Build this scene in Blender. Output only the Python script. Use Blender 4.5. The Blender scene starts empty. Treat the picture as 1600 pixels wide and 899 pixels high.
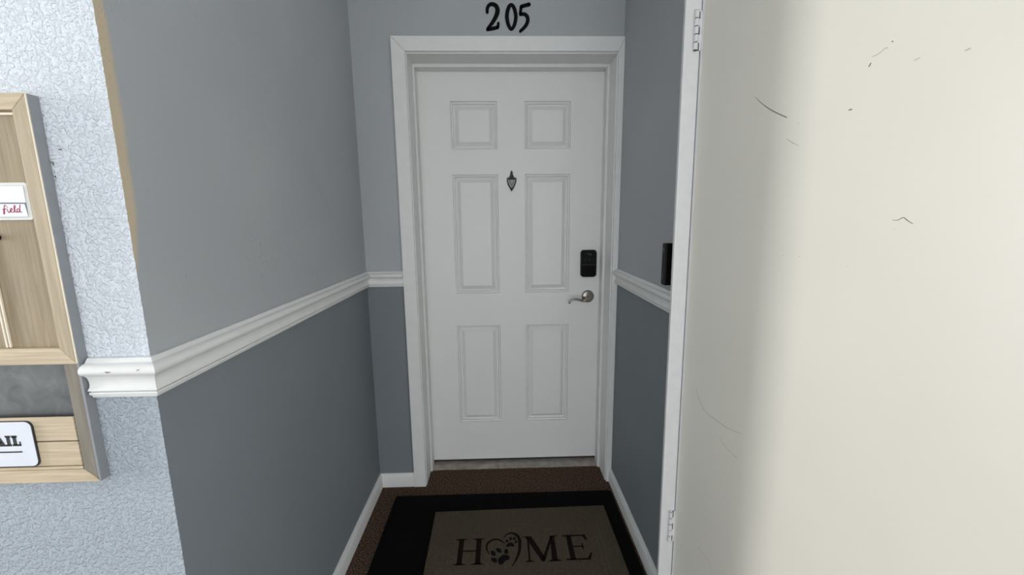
import bpy, bmesh, math, random
from mathutils import Vector, Matrix

scene = bpy.context.scene
col = scene.collection

# ------------------------------------------------------------------ camera
cd = bpy.data.cameras.new('camera')
cam = bpy.data.objects.new('camera', cd)
col.objects.link(cam)
R_ = Vector((0.99950148, -0.02986781, -0.01023298))
U_ = Vector((0.0150044, 0.16418934, 0.98631472))
F_ = Vector((0.02777891, 0.98597656, -0.16455564))
m = Matrix.Identity(4)
for i in range(3):
    m[i][0] = R_[i]; m[i][1] = U_[i]; m[i][2] = -F_[i]
m.translation = Vector((0.0, 0.0, 1.3534))
cam.matrix_world = m
cd.sensor_fit = 'HORIZONTAL'
cd.sensor_width = 36.0
cd.lens = 638.158 / 1600 * 36.0
cd.clip_start = 0.02
scene.camera = cam

# ------------------------------------------------------------------ sky, lights, exposure
w = bpy.data.worlds.new('sky'); scene.world = w; w.use_nodes = True
bg = w.node_tree.nodes['Background']
bg.inputs['Color'].default_value = (0.95, 0.98, 1.0, 1)
bg.inputs['Strength'].default_value = 1.0

ld = bpy.data.lights.new('left_key_light', 'AREA')        # key light from an unseen source, placed to cast the door's shadow edge
ld.shape = 'RECTANGLE'; ld.size = 0.31; ld.size_y = 2.2
ld.energy = 41; ld.color = (1.0, 0.975, 0.94)
lo = bpy.data.objects.new('left_key_light', ld); col.objects.link(lo)
lo.location = (-4.2, 0.13, 1.5)
lo.rotation_euler = Vector((4.86, 0.8, -0.05)).to_track_quat('-Z', 'Y').to_euler()

scene.view_settings.view_transform = 'Standard'
scene.view_settings.look = 'None'
scene.view_settings.gamma = 1.0
scene.view_settings.use_curve_mapping = False
scene.view_settings.exposure = 1.17

# ------------------------------------------------------------------ sizes
YB, YC = 1.9333, 0.7248          # back wall, front wall face
XL, XR = -0.6329, 0.5598         # hall sides
YD = 2.1072                      # face of the entry door
ZR0, ZR1 = 1.0441, 1.1172        # chair rail
ZC = 2.44                        # ceiling
ZB = 0.073                       # baseboard
YS = 1.23                        # face of the closet frame

# ------------------------------------------------------------------ materials
def srgb(r, g, b):
    f = lambda c: (c / 255 / 12.92) if c / 255 <= 0.04045 else ((c / 255 + 0.055) / 1.055) ** 2.4
    return (f(r), f(g), f(b), 1)

class NT:
    def __init__(s, name):
        s.m = bpy.data.materials.new(name); s.m.use_nodes = True
        s.t = s.m.node_tree; s.b = s.t.nodes['Principled BSDF']
        s.co = s.t.nodes.new('ShaderNodeTexCoord').outputs['Object']
    def n(s, typ, ins=None, **kw):
        nd = s.t.nodes.new('ShaderNode' + typ)
        for k, v in kw.items(): setattr(nd, k, v)
        for k, v in (ins or {}).items():
            if hasattr(v, 'is_output'): s.t.links.new(v, nd.inputs[k])
            else: nd.inputs[k].default_value = v
        return nd
    def link(s, o, name): s.t.links.new(o, s.b.inputs[name])
    def math(s, op, a, b=0.0): return s.n('Math', {0: a, 1: b}, operation=op).outputs[0]
    def noise(s, scale, detail=3, vec=None, dist=0.0):
        return s.n('TexNoise', {'Vector': vec or s.co, 'Scale': scale, 'Detail': detail, 'Distortion': dist}).outputs['Fac']
    def ramp(s, fac, a, b, c0=(0, 0, 0, 1), c1=(1, 1, 1, 1)):
        r = s.n('ValToRGB', {'Fac': fac}); e = r.color_ramp.elements
        e[0].position = a; e[1].position = b; e[0].color = c0; e[1].color = c1
        return r.outputs['Color']
    def mix(s, fac, a, b):
        r = s.n('Mix', data_type='RGBA')
        for k, v in ((0, fac), (6, a), (7, b)):
            if hasattr(v, 'is_output'): s.t.links.new(v, r.inputs[k])
            else: r.inputs[k].default_value = v
        return r.outputs[2]
    def bump(s, h, dist, strength=1.0):
        b = s.n('Bump', {'Height': h, 'Distance': dist, 'Strength': strength})
        s.link(b.outputs[0], 'Normal')
    def xyz(s):
        x = s.n('SeparateXYZ', {0: s.co}); return x.outputs[0], x.outputs[1], x.outputs[2]

def plain(name, c, rough=0.5, metal=0.0, var=0.04, scale=30, bump=0.0, bscale=200, spec=0.5):
    t = NT(name)
    n = t.noise(scale)
    a = tuple(max(0, x * (1 - var)) for x in c[:3]) + (1,)
    b = tuple(min(1, x * (1 + var)) for x in c[:3]) + (1,)
    t.link(t.ramp(n, .3, .7, a, b), 'Base Color')
    t.b.inputs['Roughness'].default_value = rough
    t.b.inputs['Metallic'].default_value = metal
    t.b.inputs['Specular IOR Level'].default_value = spec
    if bump: t.bump(t.noise(bscale, 2), bump)
    return t.m

UP, LOW = srgb(172, 176, 179), srgb(125, 132, 137)
UP_LIT, LOW_LIT = srgb(222, 228, 235), srgb(174, 183, 191)      # front wall: its stronger, bluer light is put into the paint colour
ZSPLIT = 1.08
def wall_mat(name, kind, stain=False):
    t = NT(name)
    x, y, z = t.xyz()
    up = t.math('GREATER_THAN', z, ZSPLIT)
    c = t.mix(up, *((LOW_LIT, UP_LIT) if kind == 'rough' else (LOW, UP)))
    v = t.ramp(t.noise(2.5, 2), .3, .7, (.96, .96, .965, 1), (1.03, 1.03, 1.03, 1))
    mm = t.n('Mix', data_type='RGBA', blend_type='MULTIPLY'); mm.inputs[0].default_value = 1
    t.t.links.new(c, mm.inputs[6]); t.t.links.new(v, mm.inputs[7]); c = mm.outputs[2]
    if stain:       # bare strip of old paint beside the corner, from the ceiling to above the rail
        wob = t.math('MULTIPLY', t.math('SUBTRACT', t.noise(7, 4), .5), .010)
        wd = t.math('MINIMUM', t.math('MULTIPLY', t.math('SUBTRACT', z, 1.255), .16), .0190)
        edge = t.math('ADD', t.math('ADD', wd, wob), YC)
        mask = t.n('MapRange', {0: t.math('SUBTRACT', edge, y), 1: -.004, 2: .004}).outputs[0]
        mask = t.math('MULTIPLY', mask, t.math('GREATER_THAN', z, 1.27))
        c = t.mix(t.math('MULTIPLY', mask, .9), c, srgb(203, 187, 158))
    t.link(c, 'Base Color')
    t.b.inputs['Roughness'].default_value = .62 if kind == 'smooth' else .75
    t.b.inputs['Specular IOR Level'].default_value = .3
    if kind == 'rough':          # knock-down plaster
        n1 = t.ramp(t.noise(150, 3, dist=.3), .44, .62)
        n2 = t.noise(330, 3)
        h = t.math('ADD', n1, t.math('MULTIPLY', n2, .8))
        t.bump(h, .0021)
    else:                        # painted, sanded smooth, faint old texture
        n1 = t.ramp(t.noise(85, 2, dist=1.0), .56, .74)
        pt = t.ramp(t.noise(4, 2), .45, .7)
        t.bump(t.math('ADD', t.math('MULTIPLY', n1, pt), t.math('MULTIPLY', t.noise(220, 2), .15)), .0011)
    return t.m

M = {}
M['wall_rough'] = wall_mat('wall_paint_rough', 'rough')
M['wall_smooth'] = wall_mat('wall_paint_smooth', 'smooth')
M['wall_stain'] = wall_mat('wall_paint_stained', 'smooth', True)
M['trim'] = plain('white_trim_paint', srgb(226, 227, 225), .45, var=.02, bump=.0002, bscale=120)
M['door'] = plain('white_door_paint', srgb(228, 228, 226), .42, var=.012, scale=6, bump=.00012, bscale=300)
M['frame'] = plain('closet_frame_paint', srgb(228, 228, 228), .45, var=.03, bump=.0003, bscale=90)
M['cream'] = plain('cream_door_paint', srgb(229, 226, 215), .38, var=.02, scale=3, bump=.00015, bscale=60)
M['ceiling'] = plain('ceiling_paint', srgb(215, 216, 216), .8, bump=.0008, bscale=120)
M['scratch'] = plain('scratch_grey', srgb(120, 112, 100), .8)
M['faint_scratch'] = plain('faint_scratch', srgb(186, 180, 166), .8)
M['black'] = plain('black_paint', (.002, .002, .002, 1), .6, spec=.12)
M['black_plastic'] = plain('black_plastic', (.002, .002, .0025, 1), .45, spec=.15)
M['grey_plastic'] = plain('grey_plastic', (.006, .006, .007, 1), .4, spec=.25)
M['lens'] = plain('lens_glass', (.006, .006, .008, 1), .12, spec=.35)
M['led'] = plain('light_bar', (.045, .045, .045, 1), .4, spec=.2)
M['nickel'] = plain('satin_nickel', (.36, .32, .29, 1), .28, 1.0, var=.08)
M['pewter'] = plain('pewter', (.16, .16, .17, 1), .42, 0.8, var=.3, scale=200)
M['dark_pewter'] = plain('dark_pewter', (.03, .03, .032, 1), .5, 0.6, var=.3, scale=200)
M['sill'] = plain('weathered_sill', srgb(150, 143, 135), .6, var=.25, scale=25)
M['gap_black'] = plain('under_door_black', (.01, .01, .01, 1), .8)
M['dark'] = plain('closet_inside', srgb(120, 118, 112), .9)
M['hook'] = plain('dark_bronze', (.02, .016, .014, 1), .4, .7)
M['slot_shade'] = plain('hinge_slot_shade', (.10, .085, .065, 1), .5, .5, var=.3)
M['card'] = plain('white_card', srgb(232, 234, 240), .6, var=.01)
M['card_grey'] = plain('grey_slot', srgb(120, 122, 128), .7)
M['holder'] = plain('holder_plastic', srgb(225, 225, 220), .3, var=.01)
M['red_ink'] = plain('red_ink', srgb(170, 48, 78), .6, var=.15, scale=300)
M['enamel'] = plain('sign_enamel', srgb(226, 230, 238), .35, var=.02)
M['black_ink'] = plain('sign_ink', srgb(40, 40, 42), .6, var=.1)
M['light_edge'] = plain('worn_edge', srgb(236, 226, 206), .6)

def wood_mat(name, c0, c1, axis):
    t = NT(name)
    sc = {'x': (3, 60, 60), 'z': (60, 60, 3)}[axis]
    mp = t.n('Mapping', {'Vector': t.co, 'Scale': sc}).outputs[0]
    n = t.noise(3, 6, mp, .4)
    n2 = t.noise(1.2, 3, mp)
    c = t.ramp(t.math('ADD', t.math('MULTIPLY', n, .7), t.math('MULTIPLY', n2, .3)), .34, .66, c0, c1)
    t.link(c, 'Base Color'); t.b.inputs['Roughness'].default_value = .6
    t.bump(n, .0003)
    return t.m
M['wood_h'] = wood_mat('whitewashed_wood_across', srgb(178, 162, 136), srgb(210, 192, 164), 'x')
M['wood_v'] = wood_mat('whitewashed_wood_upright', srgb(160, 145, 120), srgb(186, 170, 145), 'z')
M['wood_panel'] = wood_mat('greyed_wood_panel', srgb(134, 119, 95), srgb(164, 147, 119), 'z')
M['wood_side'] = wood_mat('grey_wood_edge', srgb(128, 122, 110), srgb(150, 144, 132), 'z')

t = NT('galvanised_sheet')
n = t.ramp(t.noise(28, 4, dist=.6), .3, .7, srgb(98, 100, 101), srgb(128, 130, 130))
t.link(n, 'Base Color'); t.b.inputs['Roughness'].default_value = .45; t.b.inputs['Metallic'].default_value = .6
M['zinc'] = t.m
M['organizer_side'] = plain('grey_organizer_side', srgb(140, 143, 147), .6)

def carpet(name, c0, c1, scale, bump, mid=(.35, .65)):
    t = NT(name)
    n = t.noise(scale, 3)
    t.link(t.ramp(n, mid[0], mid[1], c0, c1), 'Base Color')
    t.b.inputs['Roughness'].default_value = 1.0
    t.b.inputs['Specular IOR Level'].default_value = .1
    t.bump(t.noise(scale * 1.3, 2), bump)
    return t.m
M['carpet'] = carpet('brown_carpet', (.022, .013, .009, 1), (.175, .112, .080, 1), 170, .006, (.4, .62))
M['mat_black'] = carpet('black_mat', (.0012, .0012, .0012, 1), (.004, .004, .0042, 1), 300, .003)
t = NT('beige_mat')
n = t.noise(330, 3)
rows = t.n('TexWave', {'Vector': t.co, 'Scale': 70.0, 'Distortion': 1.5, 'Detail': 1.0}, bands_direction='X').outputs['Fac']
c = t.ramp(t.math('ADD', t.math('MULTIPLY', n, .8), t.math('MULTIPLY', rows, .2)), .35, .7, (.066, .049, .035, 1), (.172, .134, .099, 1))
c = t.mix(t.math('MULTIPLY', t.ramp(t.noise(3.5, 2), .45, .65), .35), c, (.085, .08, .055, 1))
t.link(c, 'Base Color'); t.b.inputs['Roughness'].default_value = 1; t.b.inputs['Specular IOR Level'].default_value = .1
t.bump(t.math('ADD', n, rows), .002)
M['mat_beige'] = t.m
M['mat_print'] = carpet('mat_print', (.004, .002, .002, 1), (.018, .010, .009, 1), 330, .002)
M['mat_print_grey'] = carpet('mat_print_black', (.003, .003, .003, 1), (.010, .010, .010, 1), 330, .002)
M['mat_crease'] = carpet('mat_crease', (.08, .07, .055, 1), (.17, .15, .12, 1), 330, .002)

# ------------------------------------------------------------------ mesh helpers
class MB:
    def __init__(s): s.v = []; s.f = []
    def add(s, v, f):
        o = len(s.v); s.v += [tuple(p) for p in v]; s.f += [tuple(i + o for i in q) for q in f]; return s
    def box(s, x0, x1, y0, y1, z0, z1):
        v = [(x, y, z) for z in (z0, z1) for y in (y0, y1) for x in (x0, x1)]
        return s.add(v, [(0, 1, 3, 2), (4, 6, 7, 5), (0, 4, 5, 1), (2, 3, 7, 6), (0, 2, 6, 4), (1, 5, 7, 3)])
    def prism(s, poly, fr, h, taper=0.0):
        """poly in (a, b) of frame fr = (origin, A, B, N); from N=0 to N=h"""
        o, A, B, N = fr; n = len(poly)
        cx = sum(p[0] for p in poly) / n; cy = sum(p[1] for p in poly) / n
        v = [o + A * p[0] + B * p[1] for p in poly]
        v += [o + A * (cx + (p[0] - cx) * (1 - taper)) + B * (cy + (p[1] - cy) * (1 - taper)) + N * h for p in poly]
        return s.add(v, [tuple(range(n))[::-1], tuple(range(n, 2 * n))] + [(i, (i + 1) % n, n + (i + 1) % n, n + i) for i in range(n)])
    def ribbon(s, pts, widths, fr, h, closed=False, sub=6, cap=True):
        P, W = smooth(pts, widths, sub, closed)
        o, A, B, N = fr; n = len(P); L = []; Rr = []
        for i in range(n):
            a = P[(i - 1) % n] if closed or i > 0 else P[i]; b = P[(i + 1) % n] if closed or i < n - 1 else P[i]
            t = Vector((b[0] - a[0], b[1] - a[1])); t.normalize(); q = Vector((-t.y, t.x)) * W[i] / 2
            L.append((P[i][0] + q.x, P[i][1] + q.y)); Rr.append((P[i][0] - q.x, P[i][1] - q.y))
        to = lambda p, k: o + A * p[0] + B * p[1] + N * k
        v = []
        for i in range(n): v += [to(L[i], 0), to(Rr[i], 0), to(Rr[i], h), to(L[i], h)]
        f = []
        for i in range(n if closed else n - 1):
            a, b = 4 * i, 4 * ((i + 1) % n)
            for k in range(4): f.append((a + k, a + (k + 1) % 4, b + (k + 1) % 4, b + k))
        if not closed: f += [(0, 3, 2, 1), (4 * n - 4, 4 * n - 3, 4 * n - 2, 4 * n - 1)]
        s.add(v, f)
        if cap and not closed:
            for e in (0, n - 1):
                r = W[e] / 2
                if r > 1e-5: s.prism([(P[e][0] + r * math.cos(k * math.pi / 5), P[e][1] + r * math.sin(k * math.pi / 5)) for k in range(10)], fr, h)
        return s
    def tube(s, pts, radii, seg=12, sub=6):
        P, W = smooth(pts, radii, sub)
        P = [Vector(p) for p in P]; v = []; n = len(P)
        up = Vector((0.13, .2, 1)).normalized()
        for i in range(n):
            t = (P[min(i + 1, n - 1)] - P[max(i - 1, 0)]).normalized()
            a = t.cross(up).normalized(); b = t.cross(a)
            v += [P[i] + (a * math.cos(2 * math.pi * k / seg) + b * math.sin(2 * math.pi * k / seg)) * W[i] for k in range(seg)]
        f = [(i * seg + k, i * seg + (k + 1) % seg, (i + 1) * seg + (k + 1) % seg, (i + 1) * seg + k) for i in range(n - 1) for k in range(seg)]
        f += [tuple(range(seg))[::-1], tuple(range((n - 1) * seg, n * seg))]
        return s.add(v, f)
    def lathe(s, prof, fr, seg=28):
        """prof = [(radius, along N)]"""
        o, A, B, N = fr; n = len(prof); v = []
        for r, h in prof:
            v += [o + A * (r * math.cos(2 * math.pi * k / seg)) + B * (r * math.sin(2 * math.pi * k / seg)) + N * h for k in range(seg)]
        f = [(i * seg + k, i * seg + (k + 1) % seg, (i + 1) * seg + (k + 1) % seg, (i + 1) * seg + k) for i in range(n - 1) for k in range(seg)]
        f += [tuple(range(seg))[::-1], tuple(range((n - 1) * seg, n * seg))]
        return s.add(v, f)
    def run(s, prof, p0, p1, nrm, m0=0, m1=0):
        """extrude prof [(out, z)] from p0 to p1 (x, y); m0, m1 shift each end along the run by m * out (mitres)"""
        p0 = Vector(p0 + (0,)); p1 = Vector(p1 + (0,)); t = (p1 - p0).normalized(); nn = Vector(nrm + (0,)); n = len(prof)
        v = [p0 + nn * d + t * d * m0 + Vector((0, 0, z)) for d, z in prof] + [p1 + nn * d + t * d * m1 + Vector((0, 0, z)) for d, z in prof]
        return s.add(v, [tuple(range(n)), tuple(range(n, 2 * n))[::-1]] + [(i, (i + 1) % n, n + (i + 1) % n, n + i) for i in range(n)])
    def xf(s, fn): s.v = [tuple(fn(Vector(p))) for p in s.v]; return s
    def build(s, name, mat, parent=None, loc=None, bevel=0.0, seg=2, shade=False, lim=35):
        base = Vector(loc) if loc is not None else Vector((0, 0, 0))
        ref = parent
        while ref is not None: base = base + ref.location; ref = ref.parent
        bm = bmesh.new()
        vs = [bm.verts.new(Vector(p) - base) for p in s.v]
        for q in s.f:
            try: bm.faces.new([vs[i] for i in q])
            except ValueError: pass
        bmesh.ops.recalc_face_normals(bm, faces=bm.faces)
        if bevel:
            ed = [e for e in bm.edges if len(e.link_faces) == 2 and e.calc_face_angle(0) > math.radians(lim)]
            bmesh.ops.bevel(bm, geom=ed, offset=bevel, segments=seg, affect='EDGES', profile=.5, clamp_overlap=True)
        me = bpy.data.meshes.new(name)
        bm.to_mesh(me); bm.free()
        if shade:
            for p in me.polygons: p.use_smooth = True
            try: me.set_sharp_from_angle(angle=math.radians(40))
            except Exception: pass
        me.materials.append(M[mat])
        o = bpy.data.objects.new(name, me); col.objects.link(o)
        if loc is not None: o.location = loc
        if parent is not None: o.parent = parent
        return o

def smooth(P, W, sub, closed=False):
    n = len(P)
    if not isinstance(W, (list, tuple)): W = [W] * n
    if sub <= 1: return list(P), list(W)
    P = [tuple(p) for p in P]; d = len(P[0]); A = []; B = []
    g = (lambda i: i % n) if closed else (lambda i: min(max(i, 0), n - 1))
    for i in range(n if closed else n - 1):
        a, b, c, e = P[g(i - 1)], P[g(i)], P[g(i + 1)], P[g(i + 2)]
        for k in range(sub):
            t = k / sub
            A.append(tuple(.5 * (2 * b[j] + (c[j] - a[j]) * t + (2 * a[j] - 5 * b[j] + 4 * c[j] - e[j]) * t * t + (3 * b[j] - a[j] - 3 * c[j] + e[j]) * t ** 3) for j in range(d)))
            B.append(W[g(i)] * (1 - t) + W[g(i + 1)] * t)
    if not closed: A.append(P[-1]); B.append(W[-1])
    return A, B

def blob(pts, sub=5): return smooth(pts, 0, sub, True)[0]
def rrect(x0, x1, y0, y1, r, k=5):
    out = []
    for cx, cy, a0 in ((x1 - r, y1 - r, 0), (x0 + r, y1 - r, 90), (x0 + r, y0 + r, 180), (x1 - r, y0 + r, 270)):
        out += [(cx + r * math.cos(math.radians(a0 + 90 * i / k)), cy + r * math.sin(math.radians(a0 + 90 * i / k))) for i in range(k + 1)]
    return out
def empty(name, loc):
    o = bpy.data.objects.new(name, None); o.location = loc; o.empty_display_size = .1; col.objects.link(o); return o
def tag(o, label=None, cat=None, group=None, kind=None):
    for k, v in (('label', label), ('category', cat), ('group', group), ('kind', kind)):
        if v: o[k] = v
    return o
X, Y, Z = Vector((1, 0, 0)), Vector((0, 1, 0)), Vector((0, 0, 1))
def facing(y, x=0, z=0): return (Vector((x, y, z)), X, Z, -Y)       # a plane seen from the hall (its normal is -Y)

# ------------------------------------------------------------------ the shell
def struct(o, label, cat): return tag(o, label, cat, None, 'structure')

struct(MB().box(-2.6, 2.6, -2.2, 2.6, -.08, 0).build('floor', 'carpet'), 'dark brown flecked carpet on the floor of the entry', 'floor')
struct(MB().box(-2.6, 2.6, -2.2, 2.6, ZC, ZC + .1).build('ceiling', 'ceiling'), 'pale ceiling over the entry', 'ceiling')

rnd = random.Random(4)
zs = [0 + ZC * i / 488 for i in range(489)]
jit = [(rnd.uniform(-.0004, .0004), rnd.uniform(-.0004, .0004)) for _ in zs]
def corner_prism(quad, k):       # a wall whose vertex k is the rough plaster corner
    near = lambda q: (quad[k][0] + (q[0] - quad[k][0]) * .012 / math.dist(q, quad[k]), quad[k][1] + (q[1] - quad[k][1]) * .012 / math.dist(q, quad[k]))
    q = list(quad); n0 = len(q); a, b_ = near(q[(k - 1) % n0]), near(q[(k + 1) % n0])
    q[k:k + 1] = [a, quad[k], b_]; k += 1
    b = MB(); n = len(q); v = []
    for z, (jx, jy) in zip(zs, jit):
        for i, p in enumerate(q): v.append((p[0] + (jx if i == k else 0), p[1] + (jy if i == k else 0), z))
    f = [tuple(range(n)), tuple(range((len(zs) - 1) * n, len(zs) * n))]
    for j in range(len(zs) - 1):
        for i in range(n): f.append((j * n + i, j * n + (i + 1) % n, (j + 1) * n + (i + 1) % n, (j + 1) * n + i))
    return b.add(v, f)
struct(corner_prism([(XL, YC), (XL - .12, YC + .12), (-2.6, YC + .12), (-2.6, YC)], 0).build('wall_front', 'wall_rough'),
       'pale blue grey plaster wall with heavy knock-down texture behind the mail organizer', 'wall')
struct(corner_prism([(XL, YC), (XL, YB), (XL - .12, YB), (XL - .12, YC + .12)], 0).build('wall_left', 'wall_stain'),
       'long smooth grey side wall with a bare tan strip at its near corner', 'wall')
for pts, wd in (([(-.7252, 1.4747), (-.7208, 1.4747)], [.0012, .0020]), ([(-.7385, 1.4560), (-.7378, 1.4500)], [.0010, .0012]), ([(-.7390, 1.4330), (-.7386, 1.4300)], [.0014, .0010])):
    MB().ribbon(pts, wd, (Vector((0, YC - .0004, 0)), X, Z, -Y), .0012, sub=3, cap=False).build('scuff_mark', 'scratch', bpy.data.objects['wall_front'])
struct(MB().box(XL - .12, -.4155, YB, YB + .12, 0, ZC).box(.549, XR + .12, YB, YB + .12, 0, ZC).box(-.4155, .549, YB, YB + .12, 2.09, ZC)
       .build('wall_back', 'wall_smooth'), 'grey end wall around the white entry door', 'wall')
struct(MB().box(XR, XR + .09, YS + .0135, YB, 0, ZC).build('wall_right', 'wall_smooth'),
       'narrow grey side wall with the doorbell on it', 'wall')
CW = .92                                                    # closet opening
struct(MB().box(.65, 2.6, YS + .0135, YS + .12, 2.10, ZC).box(.57 + CW + .05, 2.6, YS + .0135, YS + .12, 0, 2.10).build('wall_closet', 'wall_smooth'),
       'grey wall around the utility closet opening, behind its open cream door', 'wall')
struct(MB().box(.65, 1.85, YB, YB + .08, 0, ZC).box(1.77, 1.85, YS + .12, YB, 0, ZC).build('wall_closet_back', 'dark'), 'back wall inside the utility closet', 'wall')

struct(MB().box(-2.7, -2.6, -2.2, -.20, 0, ZC).box(-2.7, -2.6, .50, YC + .12, 0, ZC).build('wall_light_block', 'wall_rough'),  # added out of view to dim the front wall; gap passes the key light
       'unseen left wall added to cut side light, with a gap for the key light', 'wall')

# chair rail and baseboard
rail = [(0, ZR1), (.007, ZR1), (.0095, ZR1 - .003), (.012, ZR1 - .0065), (.0135, ZR1 - .008), (.018, ZR1 - .0085), (.023, ZR1 - .0115), (.0262, ZR1 - .0155),
        (.027, ZR1 - .0195), (.0262, ZR1 - .0235), (.0228, ZR1 - .0265), (.0175, ZR1 - .0300), (.0135, ZR1 - .0350), (.0115, ZR1 - .0415), (.0112, ZR1 - .0480),
        (.0122, ZR1 - .0525), (.0160, ZR1 - .0570), (.0160, ZR1 - .0585), (.0105, ZR1 - .0592), (.0105, ZR1 - .0610), (.0140, ZR1 - .0618), (.0150, ZR1 - .0640),
        (.0140, ZR1 - .0668), (.0100, ZR1 - .0680), (.0100, ZR1 - .0700), (.0085, ZR0), (0, ZR0)]
def rails(name, p0, p1, n, m0, m1, label):
    struct(MB().run(rail, p0, p1, n, m0, m1).build(name, 'trim', shade=True), label, 'chair rail')
rails('trim_1', (-.737, YC), (XL, YC), (0, -1), 0, 1, 'short white chair rail end beside the mail organizer, cut square')
for pts, wd in (([(-.6905, 1.0985), (-.6862, 1.0975), (-.6815, 1.0983)], [.0012, .0022, .0008]), ([(-.6365, 1.100), (-.6325, 1.1015)], [.0014, .0010])):
    MB().ribbon(pts, wd, (Vector((0, YC - .0262, 0)), X, Z, -Y), .0012, sub=4, cap=False).build('paint_chip', 'scratch', bpy.data.objects['trim_1'])
rails('trim_2', (XL, YC), (XL, YB), (1, 0), -1, -1, 'long white moulded chair rail along the stained side wall')
rails('trim_3', (XL, YB), (-.4581, YB), (0, -1), 1, 0, 'short white chair rail between the inner corner and the entry door casing')
rails('trim_4', (XR, YB - .0165), (XR, YS + .0135), (-1, 0), 0, 0, 'white chair rail below the doorbell')
base = [(0, ZB), (.005, ZB), (.0075, ZB - .004), (.008, ZB - .009), (.0115, ZB - .014), (.013, ZB - .019), (.013, 0), (0, 0)]
def bases(name, p0, p1, n, m0, m1, label):
    struct(MB().run(base, p0, p1, n, m0, m1).build(name, 'trim', shade=True), label, 'baseboard')
bases('baseboard_front', (-2.6, YC), (XL, YC), (0, -1), 0, 1, 'white baseboard under the mail organizer wall')
bases('baseboard_left', (XL, YC), (XL, YB), (1, 0), -1, -1, 'long white baseboard under the stained side wall')
bases('baseboard_back', (XL, YB), (-.4581, YB), (0, -1), 1, 0, 'short white baseboard left of the entry door casing')
bases('baseboard_right', (XR, YB - .0165), (XR, YS + .0135), (-1, 0), 0, 0, 'white baseboard beside the black mat, under the doorbell wall')

# entry door casing and jamb (trim_5): mitred boards
CO, CI, CIR, CT, CTI = -.4581, -.3988, .5326, 2.1357, 2.0748
ft = facing(YB)
def board(poly, name, parent, lip=None):
    b = MB().prism(poly, ft, .0165)
    return b.build(name, 'trim', parent, bevel=.0015)
cas = empty('trim_5', (0, YB, 0)); struct(cas, 'white mitred casing and jamb framing the entry door', 'door frame')
board([(CO, 0), (CI, 0), (CI, CTI), (CO, CT)], 'casing_board', cas)
board([(CO + .0006, CT), (CI + .0004, CTI + .0004), (CIR, CTI + .0004), (XR - .0005, CT)], 'casing_board', cas)
board([(CIR, 0), (XR - .0005, 0), (XR - .0005, CT - .0012), (CIR, CTI - .0004)], 'casing_board', cas)
MB().box(-.4155, -.3955, YB - .001, 2.22, 0, 2.09).build('jamb', 'trim', cas, bevel=.0012)
MB().box(.529, .549, YB - .001, 2.22, 0, 2.09).build('jamb', 'trim', cas, bevel=.0012)
MB().box(-.3955, .529, YB - .001, 2.22, 2.070, 2.09).build('head_jamb', 'trim', cas, bevel=.0012)
MB().box(-.3955, -.3857, 2.046, YD - .001, .0, 2.070).build('door_stop', 'trim', cas, bevel=.0015)
MB().box(.5170, .529, 2.046, YD - .001, .0, 2.070).build('door_stop', 'trim', cas, bevel=.0015)
MB().box(-.3857, .5170, 2.046, YD - .001, 2.0548, 2.070).build('door_stop', 'trim', cas, bevel=.0015)
sl = MB().prism([(2.055, 0.0), (2.055, .004), (2.085, .012), (2.20, .014), (2.20, 0)], (Vector((-.3955, 0, 0)), Y, Z, X), .9245)
struct(sl.build('trim_6', 'sill'), 'scuffed grey threshold under the entry door', 'threshold')

# ------------------------------------------------------------------ entry door
DX0, DX1, DZ0, DZ1 = -.3925, .526, .030, 2.066
cols = [(-.2325, -.005), (.1295, .3575)]
rows = [(.251, .802), (.9735, 1.576), (1.693, 1.9215)]
xs = [DX0] + [v for c in cols for v in c] + [DX1]
zz = [DZ0] + [v for c in rows for v in c] + [DZ1]
b = MB()
nx, nz = len(xs), len(zz)
b.add([(x, YD, z) for z in zz for x in xs], [(j * nx + i, j * nx + i + 1, (j + 1) * nx + i + 1, (j + 1) * nx + i)
      for j in range(nz - 1) for i in range(nx - 1) if not (i in (1, 3) and j in (1, 3, 5))])
y1 = YD + .044
b.add([(DX0, YD, DZ0), (DX1, YD, DZ0), (DX1, YD, DZ1), (DX0, YD, DZ1), (DX0, y1, DZ0), (DX1, y1, DZ0), (DX1, y1, DZ1), (DX0, y1, DZ1)],
      [(4, 7, 6, 5), (0, 4, 5, 1), (3, 2, 6, 7), (0, 3, 7, 4), (1, 5, 6, 2)])
door = b.build('door_1', 'door', loc=((DX0 + DX1) / 2, YD, DZ0))
struct(door, 'white six-panel entry door below the number 205', 'door')
for r0, r1 in rows[::-1]:
    for c0, c1 in cols:
        b = MB(); rings = [(0, 0), (.0026, .0100), (.0048, .0100), (.0080, .0045), (.0110, .0055), (.0135, .0180), (.0170, .0200), (.0195, .0190), (.0380, .0040), (.0400, .0030)]
        v = []
        for i, d in rings: v += [(c0 + i, YD + d, r0 + i), (c1 - i, YD + d, r0 + i), (c1 - i, YD + d, r1 - i), (c0 + i, YD + d, r1 - i)]
        f = [(4 * k + j, 4 * k + (j + 1) % 4, 4 * k + 4 + (j + 1) % 4, 4 * k + 4 + j) for k in range(len(rings) - 1) for j in range(4)]
        f.append(tuple(4 * (len(rings) - 1) + j for j in range(4)))
        b.add(v, f).build('door_panel', 'door', door)
MB().box(DX0 + .003, DX1 - .003, YD + .012, YD + .04, .0148, DZ0 + .002).build('under_door_block', 'gap_black', door)  # black strip added to stop light leaking under the door and darken the gap
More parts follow.
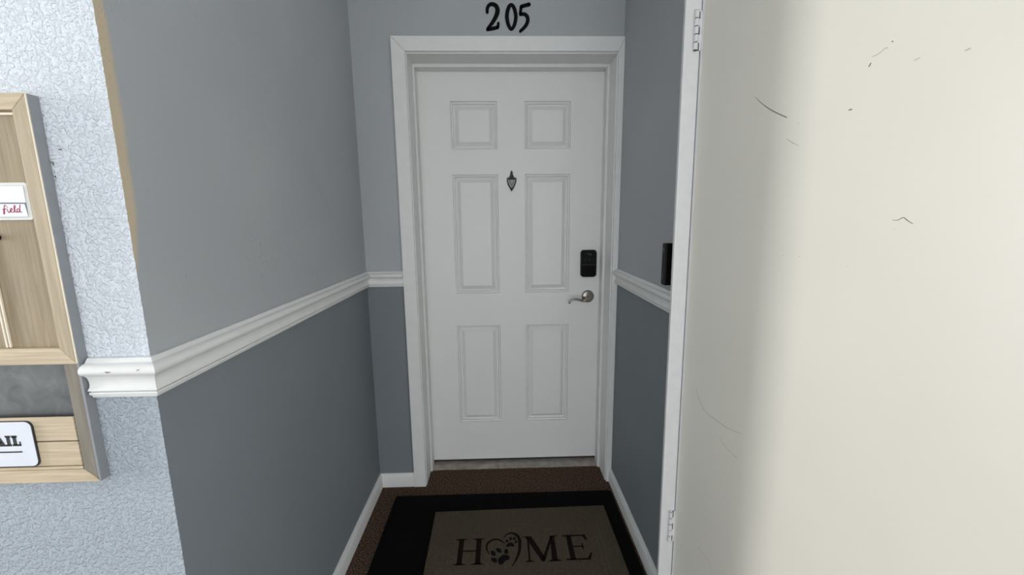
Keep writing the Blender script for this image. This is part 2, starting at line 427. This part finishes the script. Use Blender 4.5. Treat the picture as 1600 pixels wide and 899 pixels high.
# knocker
fk = facing(YD)
kn = MB()
kn.prism([(.063, 1.5960), (.0680, 1.5880), (.0700, 1.5815), (.0685, 1.5765), (.0725, 1.5705), (.0745, 1.5625), (.0515, 1.5625), (.0535, 1.5705), (.0575, 1.5765), (.0560, 1.5815), (.0580, 1.5880)], fk, .007, .12)
kn.prism([(.0403, 1.5575), (.0535, 1.5635), (.0725, 1.5635), (.0857, 1.5575), (.0857, 1.5520), (.0403, 1.5520)], fk, .009, .08)
kn = kn.build('door_knocker', 'dark_pewter', door, bevel=.0008)
kn['label'] = 'dark pewter shield-shaped door knocker'
MB().prism([(.0475, 1.5535), (.0785, 1.5535), (.0755, 1.540), (.0695, 1.527), (.063, 1.516), (.0565, 1.527), (.0505, 1.540)], fk, .011, .25).build('shield', 'pewter', kn, bevel=.0008)
lp = MB()
lp.ribbon([(.0425, 1.556), (.0428, 1.542), (.0475, 1.527), (.0545, 1.513), (.0622, 1.4995)], [.0055, .006, .007, .008, .009], fk, .009)
lp.ribbon([(.0838, 1.556), (.0832, 1.542), (.0780, 1.527), (.0708, 1.513), (.0622, 1.4995)], [.0055, .006, .007, .008, .009], fk, .009)
lp.prism([(.0615, 1.4918), (.0672, 1.502), (.0622, 1.509), (.0562, 1.502)], fk, .012, .3)
lp.build('swing_loop', 'dark_pewter', kn, bevel=.0006)
MB().lathe([(.0044, 0), (.0044, .009), (.003, .012), (.001, .0128)], facing(YD, .0622, 1.5115), 12).build('striker_stud', 'nickel', kn, shade=True)
# keypad lock
lk = MB().prism(rrect(.416, .4965, 1.0545, 1.1940, .015), fk, .023).build('keypad_lock', 'black_plastic', door, bevel=.003)
lk['label'] = 'black video deadbolt with rounded corners'
fl = facing(YD - .0228)
MB().lathe([(.0105, 0), (.0105, .0012), (.0085, .0018), (.007, .0010), (.003, .0016), (.0005, .0018)], facing(YD - .0228, .459, 1.1730), 20).build('camera_lens', 'lens', lk, shade=True)
MB().lathe([(.0042, 0), (.0042, .001), (.001, .0014)], facing(YD - .0228, .459, 1.1440), 14).build('sensor_window', 'led', lk)
for sx in (.4385, .4795):
    MB().lathe([(.0055, 0), (.0055, .0008), (.001, .001)], facing(YD - .0228, sx, 1.1445), 14).build('sensor_button', 'grey_plastic', lk)
MB().prism([(.4225, 1.1168), (.4905, 1.1168), (.4905, 1.1192), (.4225, 1.1192)], fl, .0008).build('light_bar', 'led', lk)
MB().prism(rrect(.4225, .490, 1.0605, 1.1135, .009), fl, .0006).build('touch_cover', 'black', lk)
# lever
lv = MB().lathe([(.0328, 0), (.0328, .004), (.0310, .0075), (.0250, .0105), (.0175, .0120), (.0165, .0125), (.0165, .016), (.0120, .018), (.0115, .030), (.0005, .031)], facing(YD, .4585, .9490), 36).build('door_lever', 'nickel', door, shade=True)
lv['label'] = 'satin nickel wave lever on a round rosette'
MB().tube([(.4600, 2.068, .9500), (.4480, 2.058, .9475), (.4360, 2.052, .9400), (.4220, 2.050, .9370), (.4050, 2.049, .9415), (.3860, 2.048, .9455), (.3680, 2.048, .9440), (.3570, 2.048, .9375), (.3520, 2.049, .9290), (.3560, 2.050, .9240)],
          [.0115, .0110, .0085, .0068, .0060, .0056, .0055, .0055, .0058, .0040], 14).build('lever_arm', 'nickel', lv, shade=True)

# ------------------------------------------------------------------ house number
fn = facing(YB)
NG = 'black digits above the entry door'
def digit(b, lab, loc):
    o = b.build('house_number', 'black', loc=loc, bevel=.0006); tag(o, lab, 'number', NG)
digit(MB().ribbon([(-.0402, 2.2345), (-.0385, 2.2520), (-.0290, 2.2635), (-.0160, 2.2660), (-.0020, 2.2590), (.0045, 2.2430), (-.0005, 2.2230), (-.0160, 2.1970), (-.0395, 2.1680)], [.0125, .0130, .0135, .0150, .0170, .0190, .0175, .0150, .0125], fn, .005)
      .ribbon([(-.0405, 2.1655), (-.0150, 2.1705), (.0030, 2.1745)], [.0120, .0145, .0130], fn, .005).ribbon([(.0042, 2.1745), (.0073, 2.1915)], [.0130, .0105], fn, .005),
      'black figure two, first digit above the entry door', (-.018, YB, 2.16))
digit(MB().ribbon([(.0635, 2.2640), (.0510, 2.2500), (.0445, 2.2180), (.0505, 2.1850), (.0632, 2.1680), (.0765, 2.1850), (.0828, 2.2180), (.0765, 2.2500)], [.0125, .015, .0165, .015, .0125, .0145, .0155, .0145], fn, .005, True),
      'black oval zero between the two and the five', (.063, YB, 2.16))
digit(MB().ribbon([(.1405, 2.2655), (.1235, 2.2615), (.1075, 2.2575)], [.0150, .0145, .0135], fn, .005).ribbon([(.1065, 2.2570), (.1025, 2.2275)], [.0125, .0125], fn, .005)
      .ribbon([(.1030, 2.2260), (.1190, 2.2275), (.1310, 2.2190), (.1348, 2.2050), (.1285, 2.1860), (.1160, 2.1715), (.1020, 2.1595)], [.0115, .0140, .0155, .0160, .0150, .0135, .0120], fn, .005),
      'black figure five, last digit above the entry door', (.12, YB, 2.155))

# ------------------------------------------------------------------ doorbell on the right wall
bx = empty('video_doorbell', (XR, 1.3165, 1.134)); tag(bx, 'slim black video doorbell on the grey wall above the chair rail', 'doorbell')
fb = (Vector((XR, 0, 0)), Y, Z, -X)
MB().prism(rrect(1.300, 1.334, 1.1345, 1.2720, .007), fb, .0255).build('housing', 'black_plastic', bx, bevel=.003)
fb2 = (Vector((XR - .0253, 0, 0)), Y, Z, -X)
MB().lathe([(.008, 0), (.008, .0012), (.006, .0016), (.001, .001)], (Vector((XR - .0253, 1.317, 1.250)), Y, Z, -X), 18).build('camera_lens', 'lens', bx)
MB().lathe([(.009, 0), (.009, .0012), (.0075, .0018), (.001, .0016)], (Vector((XR - .0253, 1.317, 1.165)), Y, Z, -X), 18).build('bell_button', 'grey_plastic', bx)

# ------------------------------------------------------------------ utility closet frame (trim_7) and its open cream door (door_2)
def lean(p):                    # the old frame stands a little out of plumb
    a = .0066; return Vector((p.x + (1.13 - p.z) * a * min(1, max(0, (p.z + .0) / .05)), p.y, p.z))
fr = empty('trim_7', (.55, YS, 0)); struct(fr, 'white painted frame at the hinge side of the cream closet door', 'door frame')
FL, FR, FH = .5300, .5755, 2.035
def upright(x0, x1, y0, y1, z0, z1, k=24):
    b = MB(); v = []; q = [(x0, y0), (x1, y0), (x1, y1), (x0, y1)]
    for i in range(k + 1): v += [(p[0], p[1], z0 + (z1 - z0) * i / k) for p in q]
    f = [(0, 1, 2, 3), tuple(4 * k + i for i in range(4))]
    for j in range(k): f += [(4 * j + i, 4 * j + (i + 1) % 4, 4 * j + 4 + (i + 1) % 4, 4 * j + 4 + i) for i in range(4)]
    return b.add(v, f)
upright(FL, FR, YS, YS + .0125, 0, FH + .05).xf(lean).build('casing_board', 'frame', fr, bevel=.001)
upright(FR - .0075, FR + .009, YS + .0127, YS + .12, 0, FH + .01).xf(lean).build('jamb', 'frame', fr, bevel=.001)
upright(FR + .001, FR + .012, YS + .055, YS + .1, 0, FH).xf(lean).build('door_stop', 'frame', fr, bevel=.001)
upright(FR + CW, FR + CW + .0455, YS, YS + .0125, 0, FH + .05).xf(lean).build('casing_board', 'frame', fr, bevel=.002)
MB().box(FR - .006, FR + CW, YS, YS + .0125, FH, FH + .05).build('head_casing', 'frame', fr, bevel=.002)
MB().box(FR - .006, FR + CW + .02, YS + .0125, YS + .12, FH + .006, FH + .06).build('head_jamb', 'frame', fr)

TH = math.radians(75)
D = Vector((math.cos(TH), -math.sin(TH), 0)); NN = Vector((-math.sin(TH), -math.cos(TH), 0))
HP = Vector((FR + .0008, YS - .0030, 0))
CDW = .90
d2 = MB()
k = 24; v = []
for i in range(k + 1):
    z = .012 + (2.03 - .012) * i / k
    v += [HP + Vector((0, 0, z)), HP + D * CDW + Vector((0, 0, z)), HP + D * CDW - NN * .040 + Vector((0, 0, z)), HP - NN * .040 + D * .001 + Vector((0, 0, z))]
f = [(0, 1, 2, 3), tuple(4 * k + i for i in range(4))]
for j in range(k): f += [(4 * j + i, 4 * j + (i + 1) % 4, 4 * j + 4 + (i + 1) % 4, 4 * j + 4 + i) for i in range(4)]
d2.add(v, f)
cl = d2.xf(lean).build('door_2', 'cream', loc=(HP.x, HP.y, .012), bevel=.0012)
struct(cl, 'large plain cream door with scuff marks, hung on two painted hinges', 'door')
fd = (HP, D, Z, NN)
marks = [('s', [(.1978, 1.6411), (.2215, 1.6182), (.2520, 1.5951), (.2887, 1.5727)], [.0004, .0014, .0020, .0022]),
         ('f', [(.2921, 1.5268), (.308, 1.5151), (.3238, 1.5064)], [.0008, .0016, .0008]),
         ('f', [(.4512, 1.6418), (.4627, 1.6436), (.472, 1.6493), (.4762, 1.6472)], [.0012, .0012, .0014, .001]),
         ('s', [(.4508, 1.6321), (.4478, 1.6259)], [.0016, .0020]), ('s', [(.4807, 1.6575), (.4829, 1.6551)], [.0014, .0014]),
         ('s', [(.4202, 1.5565), (.4265, 1.5567)], [.0018, .0026]), ('f', [(.5185, 1.6125), (.5261, 1.6144)], [.0012, .0016]),
         ('f', [(.584, 1.6037), (.5903, 1.6055)], [.0016, .0020]),
         ('s', [(.5181, 1.3452), (.5264, 1.3452), (.5339, 1.3496), (.5406, 1.3446), (.5491, 1.3386)], [.0006, .0011, .0013, .0013, .0008]),
         ('f', [(.063, .8336), (.0983, .7852), (.1497, .7747), (.1966, .7723), (.2392, .7796)], [.0008, .0014, .0022, .0016, .0008]),
         ('f', [(.1125, .3294), (.140, .322), (.1675, .3193)], [.0012, .0014, .0012]), ('f', [(.1661, .7288), (.196, .712), (.2309, .7028)], [.0008, .0014, .001]),
         ('f', [(.3088, 1.2642), (.3110, 1.2642)], [.0014, .0014]), ('f', [(.349, 1.2661), (.3510, 1.2661)], [.0014, .0012]), ('f', [(.522, 1.3293), (.5232, 1.3293)], [.0014, .0012]),
         ('f', [(.4517, 1.2541), (.4530, 1.2541)], [.0014, .0012]), ('s', [(.317, 1.5544), (.3184, 1.5544)], [.0010, .0010])]
for kd, pts, wd in marks:
    MB().ribbon(pts, wd, fd, .0004, sub=4, cap=False).xf(lean).build('scuff_mark', 'scratch' if kd == 's' else 'faint_scratch', cl)
upright(0, .0075, -.0006, .004, .012, 2.03).xf(lambda p: lean(HP + D * p.x + NN * (-p.y) + Vector((0, 0, p.z)))).build('door_edge', 'frame', cl, bevel=.0005)['label'] = 'white painted hinge edge'
KX, KY = .5605, YS - .0055
for z0, z1 in ((1.8160, 1.9190), (.2560, .3700)):
    hb = MB(); n = 5; hh = (z1 - z0) / n
    lf = MB().box(HP.x - .0052, HP.x + .0008, YS - .0040, YS - .0030, z0, z1)
    lf.prism([(KX, KY - .001), (HP.x + .0012, HP.y - .0012), (HP.x + .0016, HP.y + .0006), (KX, KY + .002)], (Vector((0, 0, z0 + hh)), X, Y, Z), hh * .98)
    lf.prism([(KX, KY - .001), (HP.x + .0012, HP.y - .0012), (HP.x + .0016, HP.y + .0006), (KX, KY + .002)], (Vector((0, 0, z0 + 3 * hh)), X, Y, Z), hh * .98)
    hg = lf.xf(lean).build('hinge', 'frame', cl)
    MB().box(KX + .003, HP.x - .0005, YS - .0014, YS + .0002, z0 + .0015, z1 - .0015).xf(lean).build('shaded_slot', 'slot_shade', hg)['label'] = 'dark strip painted as the shade in the slots beside the knuckles'  # dark strip stands in for shade in the hinge slots
    MB().lathe([(.0050, 0), (.0050, z1 - z0)], (Vector((KX, KY, z0)), X, Y, Z), 12).xf(lean).build('hinge_pin', 'hook', hg)
    for i in range(n):
        MB().lathe([(.0056, .0010), (.0064, .0018), (.0064, hh - .0018), (.0056, hh - .0010)], (Vector((KX, KY, z0 + i * hh)), X, Y, Z), 16).xf(lean).build('knuckle', 'frame', hg, shade=True)
    MB().lathe([(.0040, 0), (.0052, .0015), (.0052, .003), (.001, .0045)], (Vector((KX, KY, z1 - .0005)), X, Y, Z), 14).xf(lean).build('pin_cap', 'frame', hg, shade=True)

# ------------------------------------------------------------------ mats
mb = MB().prism(rrect(-.533, .5365, 1.095, 1.843, .012), (Vector((0, 0, 0)), X, Y, Z), .006).build('door_mat', 'mat_black', loc=(0, 1.469, 0), bevel=.0015)
tag(mb, 'large plain black mat under the beige HOME mat', 'mat')
hm = MB().prism([(-.3187, 1.714), (.4716, 1.7252), (.4765, 1.262), (-.311, 1.2508)], (Vector((0, 0, .006)), X, Y, Z), .008).build('welcome_mat', 'mat_beige', loc=(.08, 1.49, .006), bevel=.0025)
tag(hm, 'beige mat lettered HOME with a paw print heart, on the black mat', 'mat')
fm = (Vector((0, 0, .0139)), X, Y, Z)
HT = .0009
def glyph(polys, frame, map_, h):
    b = MB()
    for p in polys: b.prism([map_(q) for q in p], frame, h)
    return b
SER = .035
H_ = [[(.14, 0), (.30, 0), (.30, 1), (.14, 1)], [(.70, 0), (.86, 0), (.86, 1), (.70, 1)], [(.28, .49), (.72, .49), (.72, .535), (.28, .535)]] + \
     [[(x - .22, y0), (x + .22, y0), (x + .08, y1), (x - .08, y1)] for x in (.22, .78) for y0, y1 in ((0, .05), (1, .95))]
M_ = [[(.10, 0), (.15, 0), (.15, .95), (.10, .95)], [(.05, 1), (.23, 1), (.56, .16), (.50, 0), (.46, 0)], [(.50, 0), (.54, .0), (.87, 1), (.80, 1), (.49, .12)], [(.74, 0), (.90, 0), (.90, 1), (.78, 1)],
      [(-.02, 0), (.27, 0), (.17, .05), (.08, .05)], [(.62, 0), (1.02, 0), (.92, .05), (.72, .05)], [(-.02, 1), (.14, 1), (.14, .95), (.08, .95)], [(.84, 1), (1.02, 1), (.92, .95), (.84, .95)]]
E_ = [[(.16, 0), (.36, 0), (.36, 1), (.16, 1)], [(.0, 0), (.93, 0), (.90, .05), (.0, .05)], [(.80, .03), (.90, .0), (1.04, .26), (.99, .27)], [(.0, 1), (.92, 1), (.92, .95), (.0, .95)], [(.80, .96), (.93, 1), (.97, .78), (.92, .77)],
      [(.34, .50), (.70, .50), (.70, .545), (.34, .545)], [(.68, .52), (.72, .40), (.76, .40), (.76, .65), (.72, .65)]]
def put(polys, x0, x1, ys, y1s):
    return lambda q: (x0 + (x1 - x0) * q[0], ys + (y1s - ys) * q[1])
for polys, x0, x1, ya, yb in ((H_, -.209, -.079, 1.4095, 1.5420), (M_, .081, .226, 1.4140, 1.5450), (E_, .2455, .3520, 1.4160, 1.5455)):
    glyph(polys, fm, put(polys, x0, x1, ya, yb), HT).build('letter', 'mat_print', hm)
hb = MB()
hb.ribbon([(-.0615, 1.4560), (-.0735, 1.4860), (-.0710, 1.5130), (-.0547, 1.5300), (-.0276, 1.5345), (.0015, 1.5115)], [.0015, .0065, .0080, .0085, .0090, .0030], fm, HT)
hb.ribbon([(-.0040, 1.5371), (.0075, 1.5580), (.0276, 1.5670), (.0505, 1.5580), (.0640, 1.5250), (.0600, 1.4679), (.0465, 1.4302), (.0280, 1.3944)], [.0015, .0055, .0080, .0125, .0135, .0110, .0080, .0020], fm, HT)
hb.build('heart_outline', 'mat_print', hm)
def paw(pad, toes):
    b = MB().prism(blob(pad), fm, HT + .0002)
    for cx, cy, rx, ry, a in toes:
        ca, sa = math.cos(math.radians(a)), math.sin(math.radians(a))
        b.prism([(cx + rx * math.cos(q * .449) * ca - ry * math.sin(q * .449) * sa, cy + rx * math.cos(q * .449) * sa + ry * math.sin(q * .449) * ca) for q in range(14)], fm, HT + .0002)
    b.build('paw_print', 'mat_print_grey', hm)
paw([(-.0235, 1.4090), (-.0262, 1.4290), (-.0200, 1.4400), (-.0050, 1.4520), (.0095, 1.4500), (.0185, 1.4440), (.0165, 1.4290), (.0010, 1.4230), (-.0060, 1.4100), (-.0150, 1.4050)],
    [(-.0466, 1.4620, .0085, .0150, 25), (-.0240, 1.4765, .0085, .0140, 40), (.0066, 1.4690, .0085, .0130, 0), (-.0420, 1.4280, .0100, .0140, 45)])
paw([(.0070, 1.4960), (.0120, 1.5080), (.0240, 1.5150), (.0360, 1.5100), (.0400, 1.4980), (.0330, 1.4930), (.0240, 1.4960), (.0140, 1.4925)],
    [(.0110, 1.5239, .0055, .0080, 30), (.0262, 1.5358, .0055, .0085, 5), (.0415, 1.5350, .0055, .0080, -10), (.0480, 1.5180, .0050, .0075, -35)])
for a, c in (((.3956, 1.640), (.3878, 1.27)), ((.4140, 1.640), (.4072, 1.27))):
    MB().ribbon([a, c], [.003, .003], fm, .0012, sub=1, cap=False).build('pressed_line', 'mat_crease', hm)

# ------------------------------------------------------------------ mail organizer
OD = .018
YO = YC - OD
ox0, ox1, oz0, oz1 = -1.066, -.7435, .8835, 1.5580
og = empty('mail_organizer', ((ox0 + ox1) / 2, YC, oz0)); tag(og, 'whitewashed wooden mail organizer hanging on the textured wall', 'organizer')
fo = facing(YC)                       # N runs out of the wall
SW = .0255                            # stile width
zm0, zm1 = 1.1105, 1.1405             # middle rail
def obj(poly, h, name, mat, parent=og, base=0.0, bevel=.0012):
    return MB().prism(poly, (Vector((0, YC - base, 0)), X, Z, -Y), h).build(name, mat, parent, bevel=bevel)
R4 = lambda a, b_, c, d: [(a, c), (b_, c), (b_, d), (a, d)]
MB().box(ox0 + .004, ox1 - .0035, YC - .0035, YC - .0005, oz0 + .004, oz1 - .004).build('back_board', 'zinc', og)
obj([(ox1, oz1), (ox1 - SW, oz1 - SW), (ox1 - SW, zm1), (ox1, zm0)], OD, 'frame_stile', 'wood_v')
obj([(ox0, oz1), (ox0 + SW, oz1 - SW), (ox0 + SW, zm1), (ox0, zm0)], OD, 'frame_stile', 'wood_v')
obj([(ox0 + .0005, oz1), (ox1 - .0005, oz1), (ox1 - SW, oz1 - SW + .0004), (ox0 + SW, oz1 - SW + .0004)], OD, 'frame_rail', 'wood_h')
obj([(ox0 + .0006, zm0), (ox1 - .0006, zm0), (ox1 - SW, zm1 - .0004), (ox0 + SW, zm1 - .0004)], OD, 'frame_rail', 'wood_h')
# lower frame: stiles bevelled back to the outer edge
for s in (1, -1):
    xo, xi = (ox1, ox1 - SW + .0025) if s > 0 else (ox0, ox0 + SW - .0025)
    b = MB(); zt, zbo, zbi = zm0 - .0005, oz0, oz0 + .0255
    v = [(xo, YC - .0005, zbo), (xi, YC - .0005, zbi), (xi, YC - OD - .0005, zbi), (xo, YC - .012, zbo), (xo, YC - .0005, zt), (xi, YC - .0005, zt), (xi, YC - OD - .0005, zt), (xo, YC - .012, zt)]
    b.add(v, [(0, 1, 2, 3), (4, 7, 6, 5), (0, 4, 5, 1), (1, 5, 6, 2), (2, 6, 7, 3), (3, 7, 4, 0)]).build('frame_stile', 'wood_side', og, bevel=.0008)
b = MB(); v = []
for xo_, z_, y_ in ((ox0, oz0, .0172), (ox1, oz0, .0172), (ox1 - SW + .0025, oz0 + .0255, OD + .0005), (ox0 + SW - .0025, oz0 + .0255, OD + .0005)): v.append((xo_, YC - y_, z_))
v += [(p[0], YC - .0005, p[2]) for p in v]
b.add(v, [(0, 1, 2, 3), (7, 6, 5, 4), (0, 4, 5, 1), (1, 5, 6, 2), (2, 6, 7, 3), (3, 7, 4, 0)]).build('frame_rail', 'wood_h', og, bevel=.0008)
# pale worn edges along the outer arris
MB().box(ox1 - .0012, ox1 + .0003, YO - .0004, YO + .0012, zm0 + .002, oz1 - .001).build('worn_edge', 'light_edge', og)
MB().box(ox1 - .003, ox1 + .0012, YC - OD + .0012, YC - .0005, oz0 + .001, oz1 - .001).build('side_panel', 'organizer_side', og)['label'] = 'dull grey side of the organizer'
# three upper panels with beads
ix0, ix1 = ox0 + SW, ox1 - SW
pw = (ix1 - ix0) / 3
for i in range(3):
    a, c = ix0 + i * pw, ix0 + (i + 1) * pw
    obj(R4(a, c, zm1 - .001, oz1 - SW + .001), .006, 'upper_panel', 'wood_panel', base=.0035, bevel=0)
    for xa, xb in (((a + .0012, a + .0042)), ((c - .0048, c - .0018))):
        obj(R4(xa, xb, zm1 + .0006, oz1 - SW - .002), .0035, 'bead', 'light_edge', base=.0095, bevel=.0008)
    obj(R4(a + .0045, c - .005, oz1 - SW - .0062, oz1 - SW - .0022), .0035, 'bead', 'light_edge', base=.0095, bevel=.0008)
# label holder on the right-hand panel, hook under it
HB = .0095
lh = obj(rrect(-.8560, -.7757, 1.3605, 1.4215, .004), .0030, 'label_holder', 'holder', base=HB, bevel=.0008)
obj(R4(-.8520, -.7815, 1.3655, 1.4165), .0006, 'card_slot', 'card_grey', lh, HB + .0030, 0)
obj([(-.8515, 1.3900), (-.7808, 1.3890), (-.7800, 1.4160), (-.8515, 1.4162)], .0012, 'name_card', 'card', lh, HB + .0034, 0)
obj([(-.8515, 1.3660), (-.7812, 1.3660), (-.7830, 1.3868), (-.8515, 1.3872)], .0012, 'name_card', 'card', lh, HB + .0034, 0)
fi = (Vector((0, YC - HB - .0046, 0)), X, Z, -Y)
ink = MB()
dz = .0012
for st in ([(-.8130, 1.3838), (-.8150, 1.3848), (-.8166, 1.3800), (-.8190, 1.3716), (-.8178, 1.3712), (-.8166, 1.3768)], [(-.8190, 1.3782), (-.8140, 1.3790)],
           [(-.8120, 1.3785), (-.8112, 1.3738), (-.8088, 1.3736)], [(-.8112, 1.3822), (-.8110, 1.3818)],
           [(-.8088, 1.3740), (-.8040, 1.3785), (-.8056, 1.3800), (-.8072, 1.3770), (-.8060, 1.3738), (-.8020, 1.3738)],
           [(-.8020, 1.3738), (-.7984, 1.3830), (-.7996, 1.3842), (-.8006, 1.3790), (-.7990, 1.3736), (-.7962, 1.3740)],
           [(-.7930, 1.3782), (-.7956, 1.3788), (-.7968, 1.3756), (-.7946, 1.3736), (-.7920, 1.3770)], [(-.7902, 1.3852), (-.7918, 1.3790), (-.7922, 1.3742), (-.7898, 1.3734)]):
    ink.ribbon([(p[0], p[1]) for p in st], .0015, fi, .0002, sub=5)
ink.build('handwriting', 'red_ink', lh)
hk = MB().lathe([(.0052, 0), (.0052, .0015), (.0028, .0025), (.0026, .012), (.0050, .014), (.0056, .017), (.0040, .020), (.0005, .0208)], facing(YC - HB, -.8415, 1.3325), 16).build('hook', 'hook', og, shade=True)
# mail pocket: two slats and the sign
zs1 = 1.0115
obj(R4(ix0 + .002, ix1 - .002, .9655, zs1), .004, 'slat', 'wood_h', base=.0125, bevel=.0012)
obj(R4(ix0 + .002, ix1 - .002, .9165, .9635), .004, 'slat', 'wood_h', base=.0125, bevel=.0012)
obj(R4(ix0 + .002, ix1 - .002, oz0 + .0258, .9148), .004, 'slat', 'wood_h', base=.0125, bevel=.0008)
obj(R4(ix0 + .002, ix1 - .002, oz0 + .02, zs1 - .002), .003, 'pocket_lining', 'zinc', base=.009, bevel=0)
sg = MB().prism(rrect(-.9655, -.8425, .9175, 1.0065, .012), (Vector((0, YC - .0165, 0)), X, Z, -Y), .0022).build('mail_sign', 'black_ink', og, bevel=.0005)
MB().prism(rrect(-.9640, -.8445, .9195, 1.0055, .011), (Vector((0, YC - .0187, 0)), X, Z, -Y), .0010).build('sign_face', 'enamel', sg, bevel=.0004)
fs = (Vector((0, YC - .0197, 0)), X, Z, -Y)
A_ = [[(.0, 0), (.44, 0), (.44, .16), (.0, .16)], [(.58, 0), (1.06, 0), (1.06, .16), (.58, .16)], [(.06, .14), (.30, .14), (.54, .84), (.40, 1)], [(.28, 1), (.68, 1), (1.0, .14), (.64, .14), (.42, .84), (.28, .84)], [(.28, .30), (.78, .30), (.78, .43), (.28, .43)]]
I_ = [[(0, 0), (1, 0), (1, .17), (0, .17)], [(0, .83), (1, .83), (1, 1), (0, 1)], [(.18, .1), (.82, .1), (.82, .9), (.18, .9)]]
L_ = [[(0, 0), (.98, 0), (.98, .17), (0, .20)], [(0, .80), (.66, .80), (.66, 1), (0, 1)], [(.12, .1), (.54, .1), (.54, .9), (.12, .9)], [(.80, .1), (1.0, 0), (1.0, .42), (.84, .42)]]
Mm = [[(0, 0), (.36, 0), (.36, .17), (0, .17)], [(.64, 0), (1, 0), (1, .17), (.64, .17)], [(.10, .1), (.26, .1), (.26, 1), (0, 1), (0, .83), (.10, .83)], [(.74, .1), (.90, .1), (.90, .83), (1, .83), (1, 1), (.74, 1)], [(.10, 1), (.30, 1), (.50, .45), (.70, 1), (.90, 1), (.56, .15), (.44, .15)]]
for polys, x0, x1 in ((Mm, -.9445, -.9205), (A_, -.9190, -.8945), (I_, -.8925, -.8830), (L_, -.8815, -.8670)):
    glyph(polys, fs, put(polys, x0, x1, .9595, .9800), .0004).build('letter', 'black_ink', sg)
obj(R4(-.9445, -.8678, .9468, .9494), .0004, 'underline', 'black_ink', sg, .0197, 0)
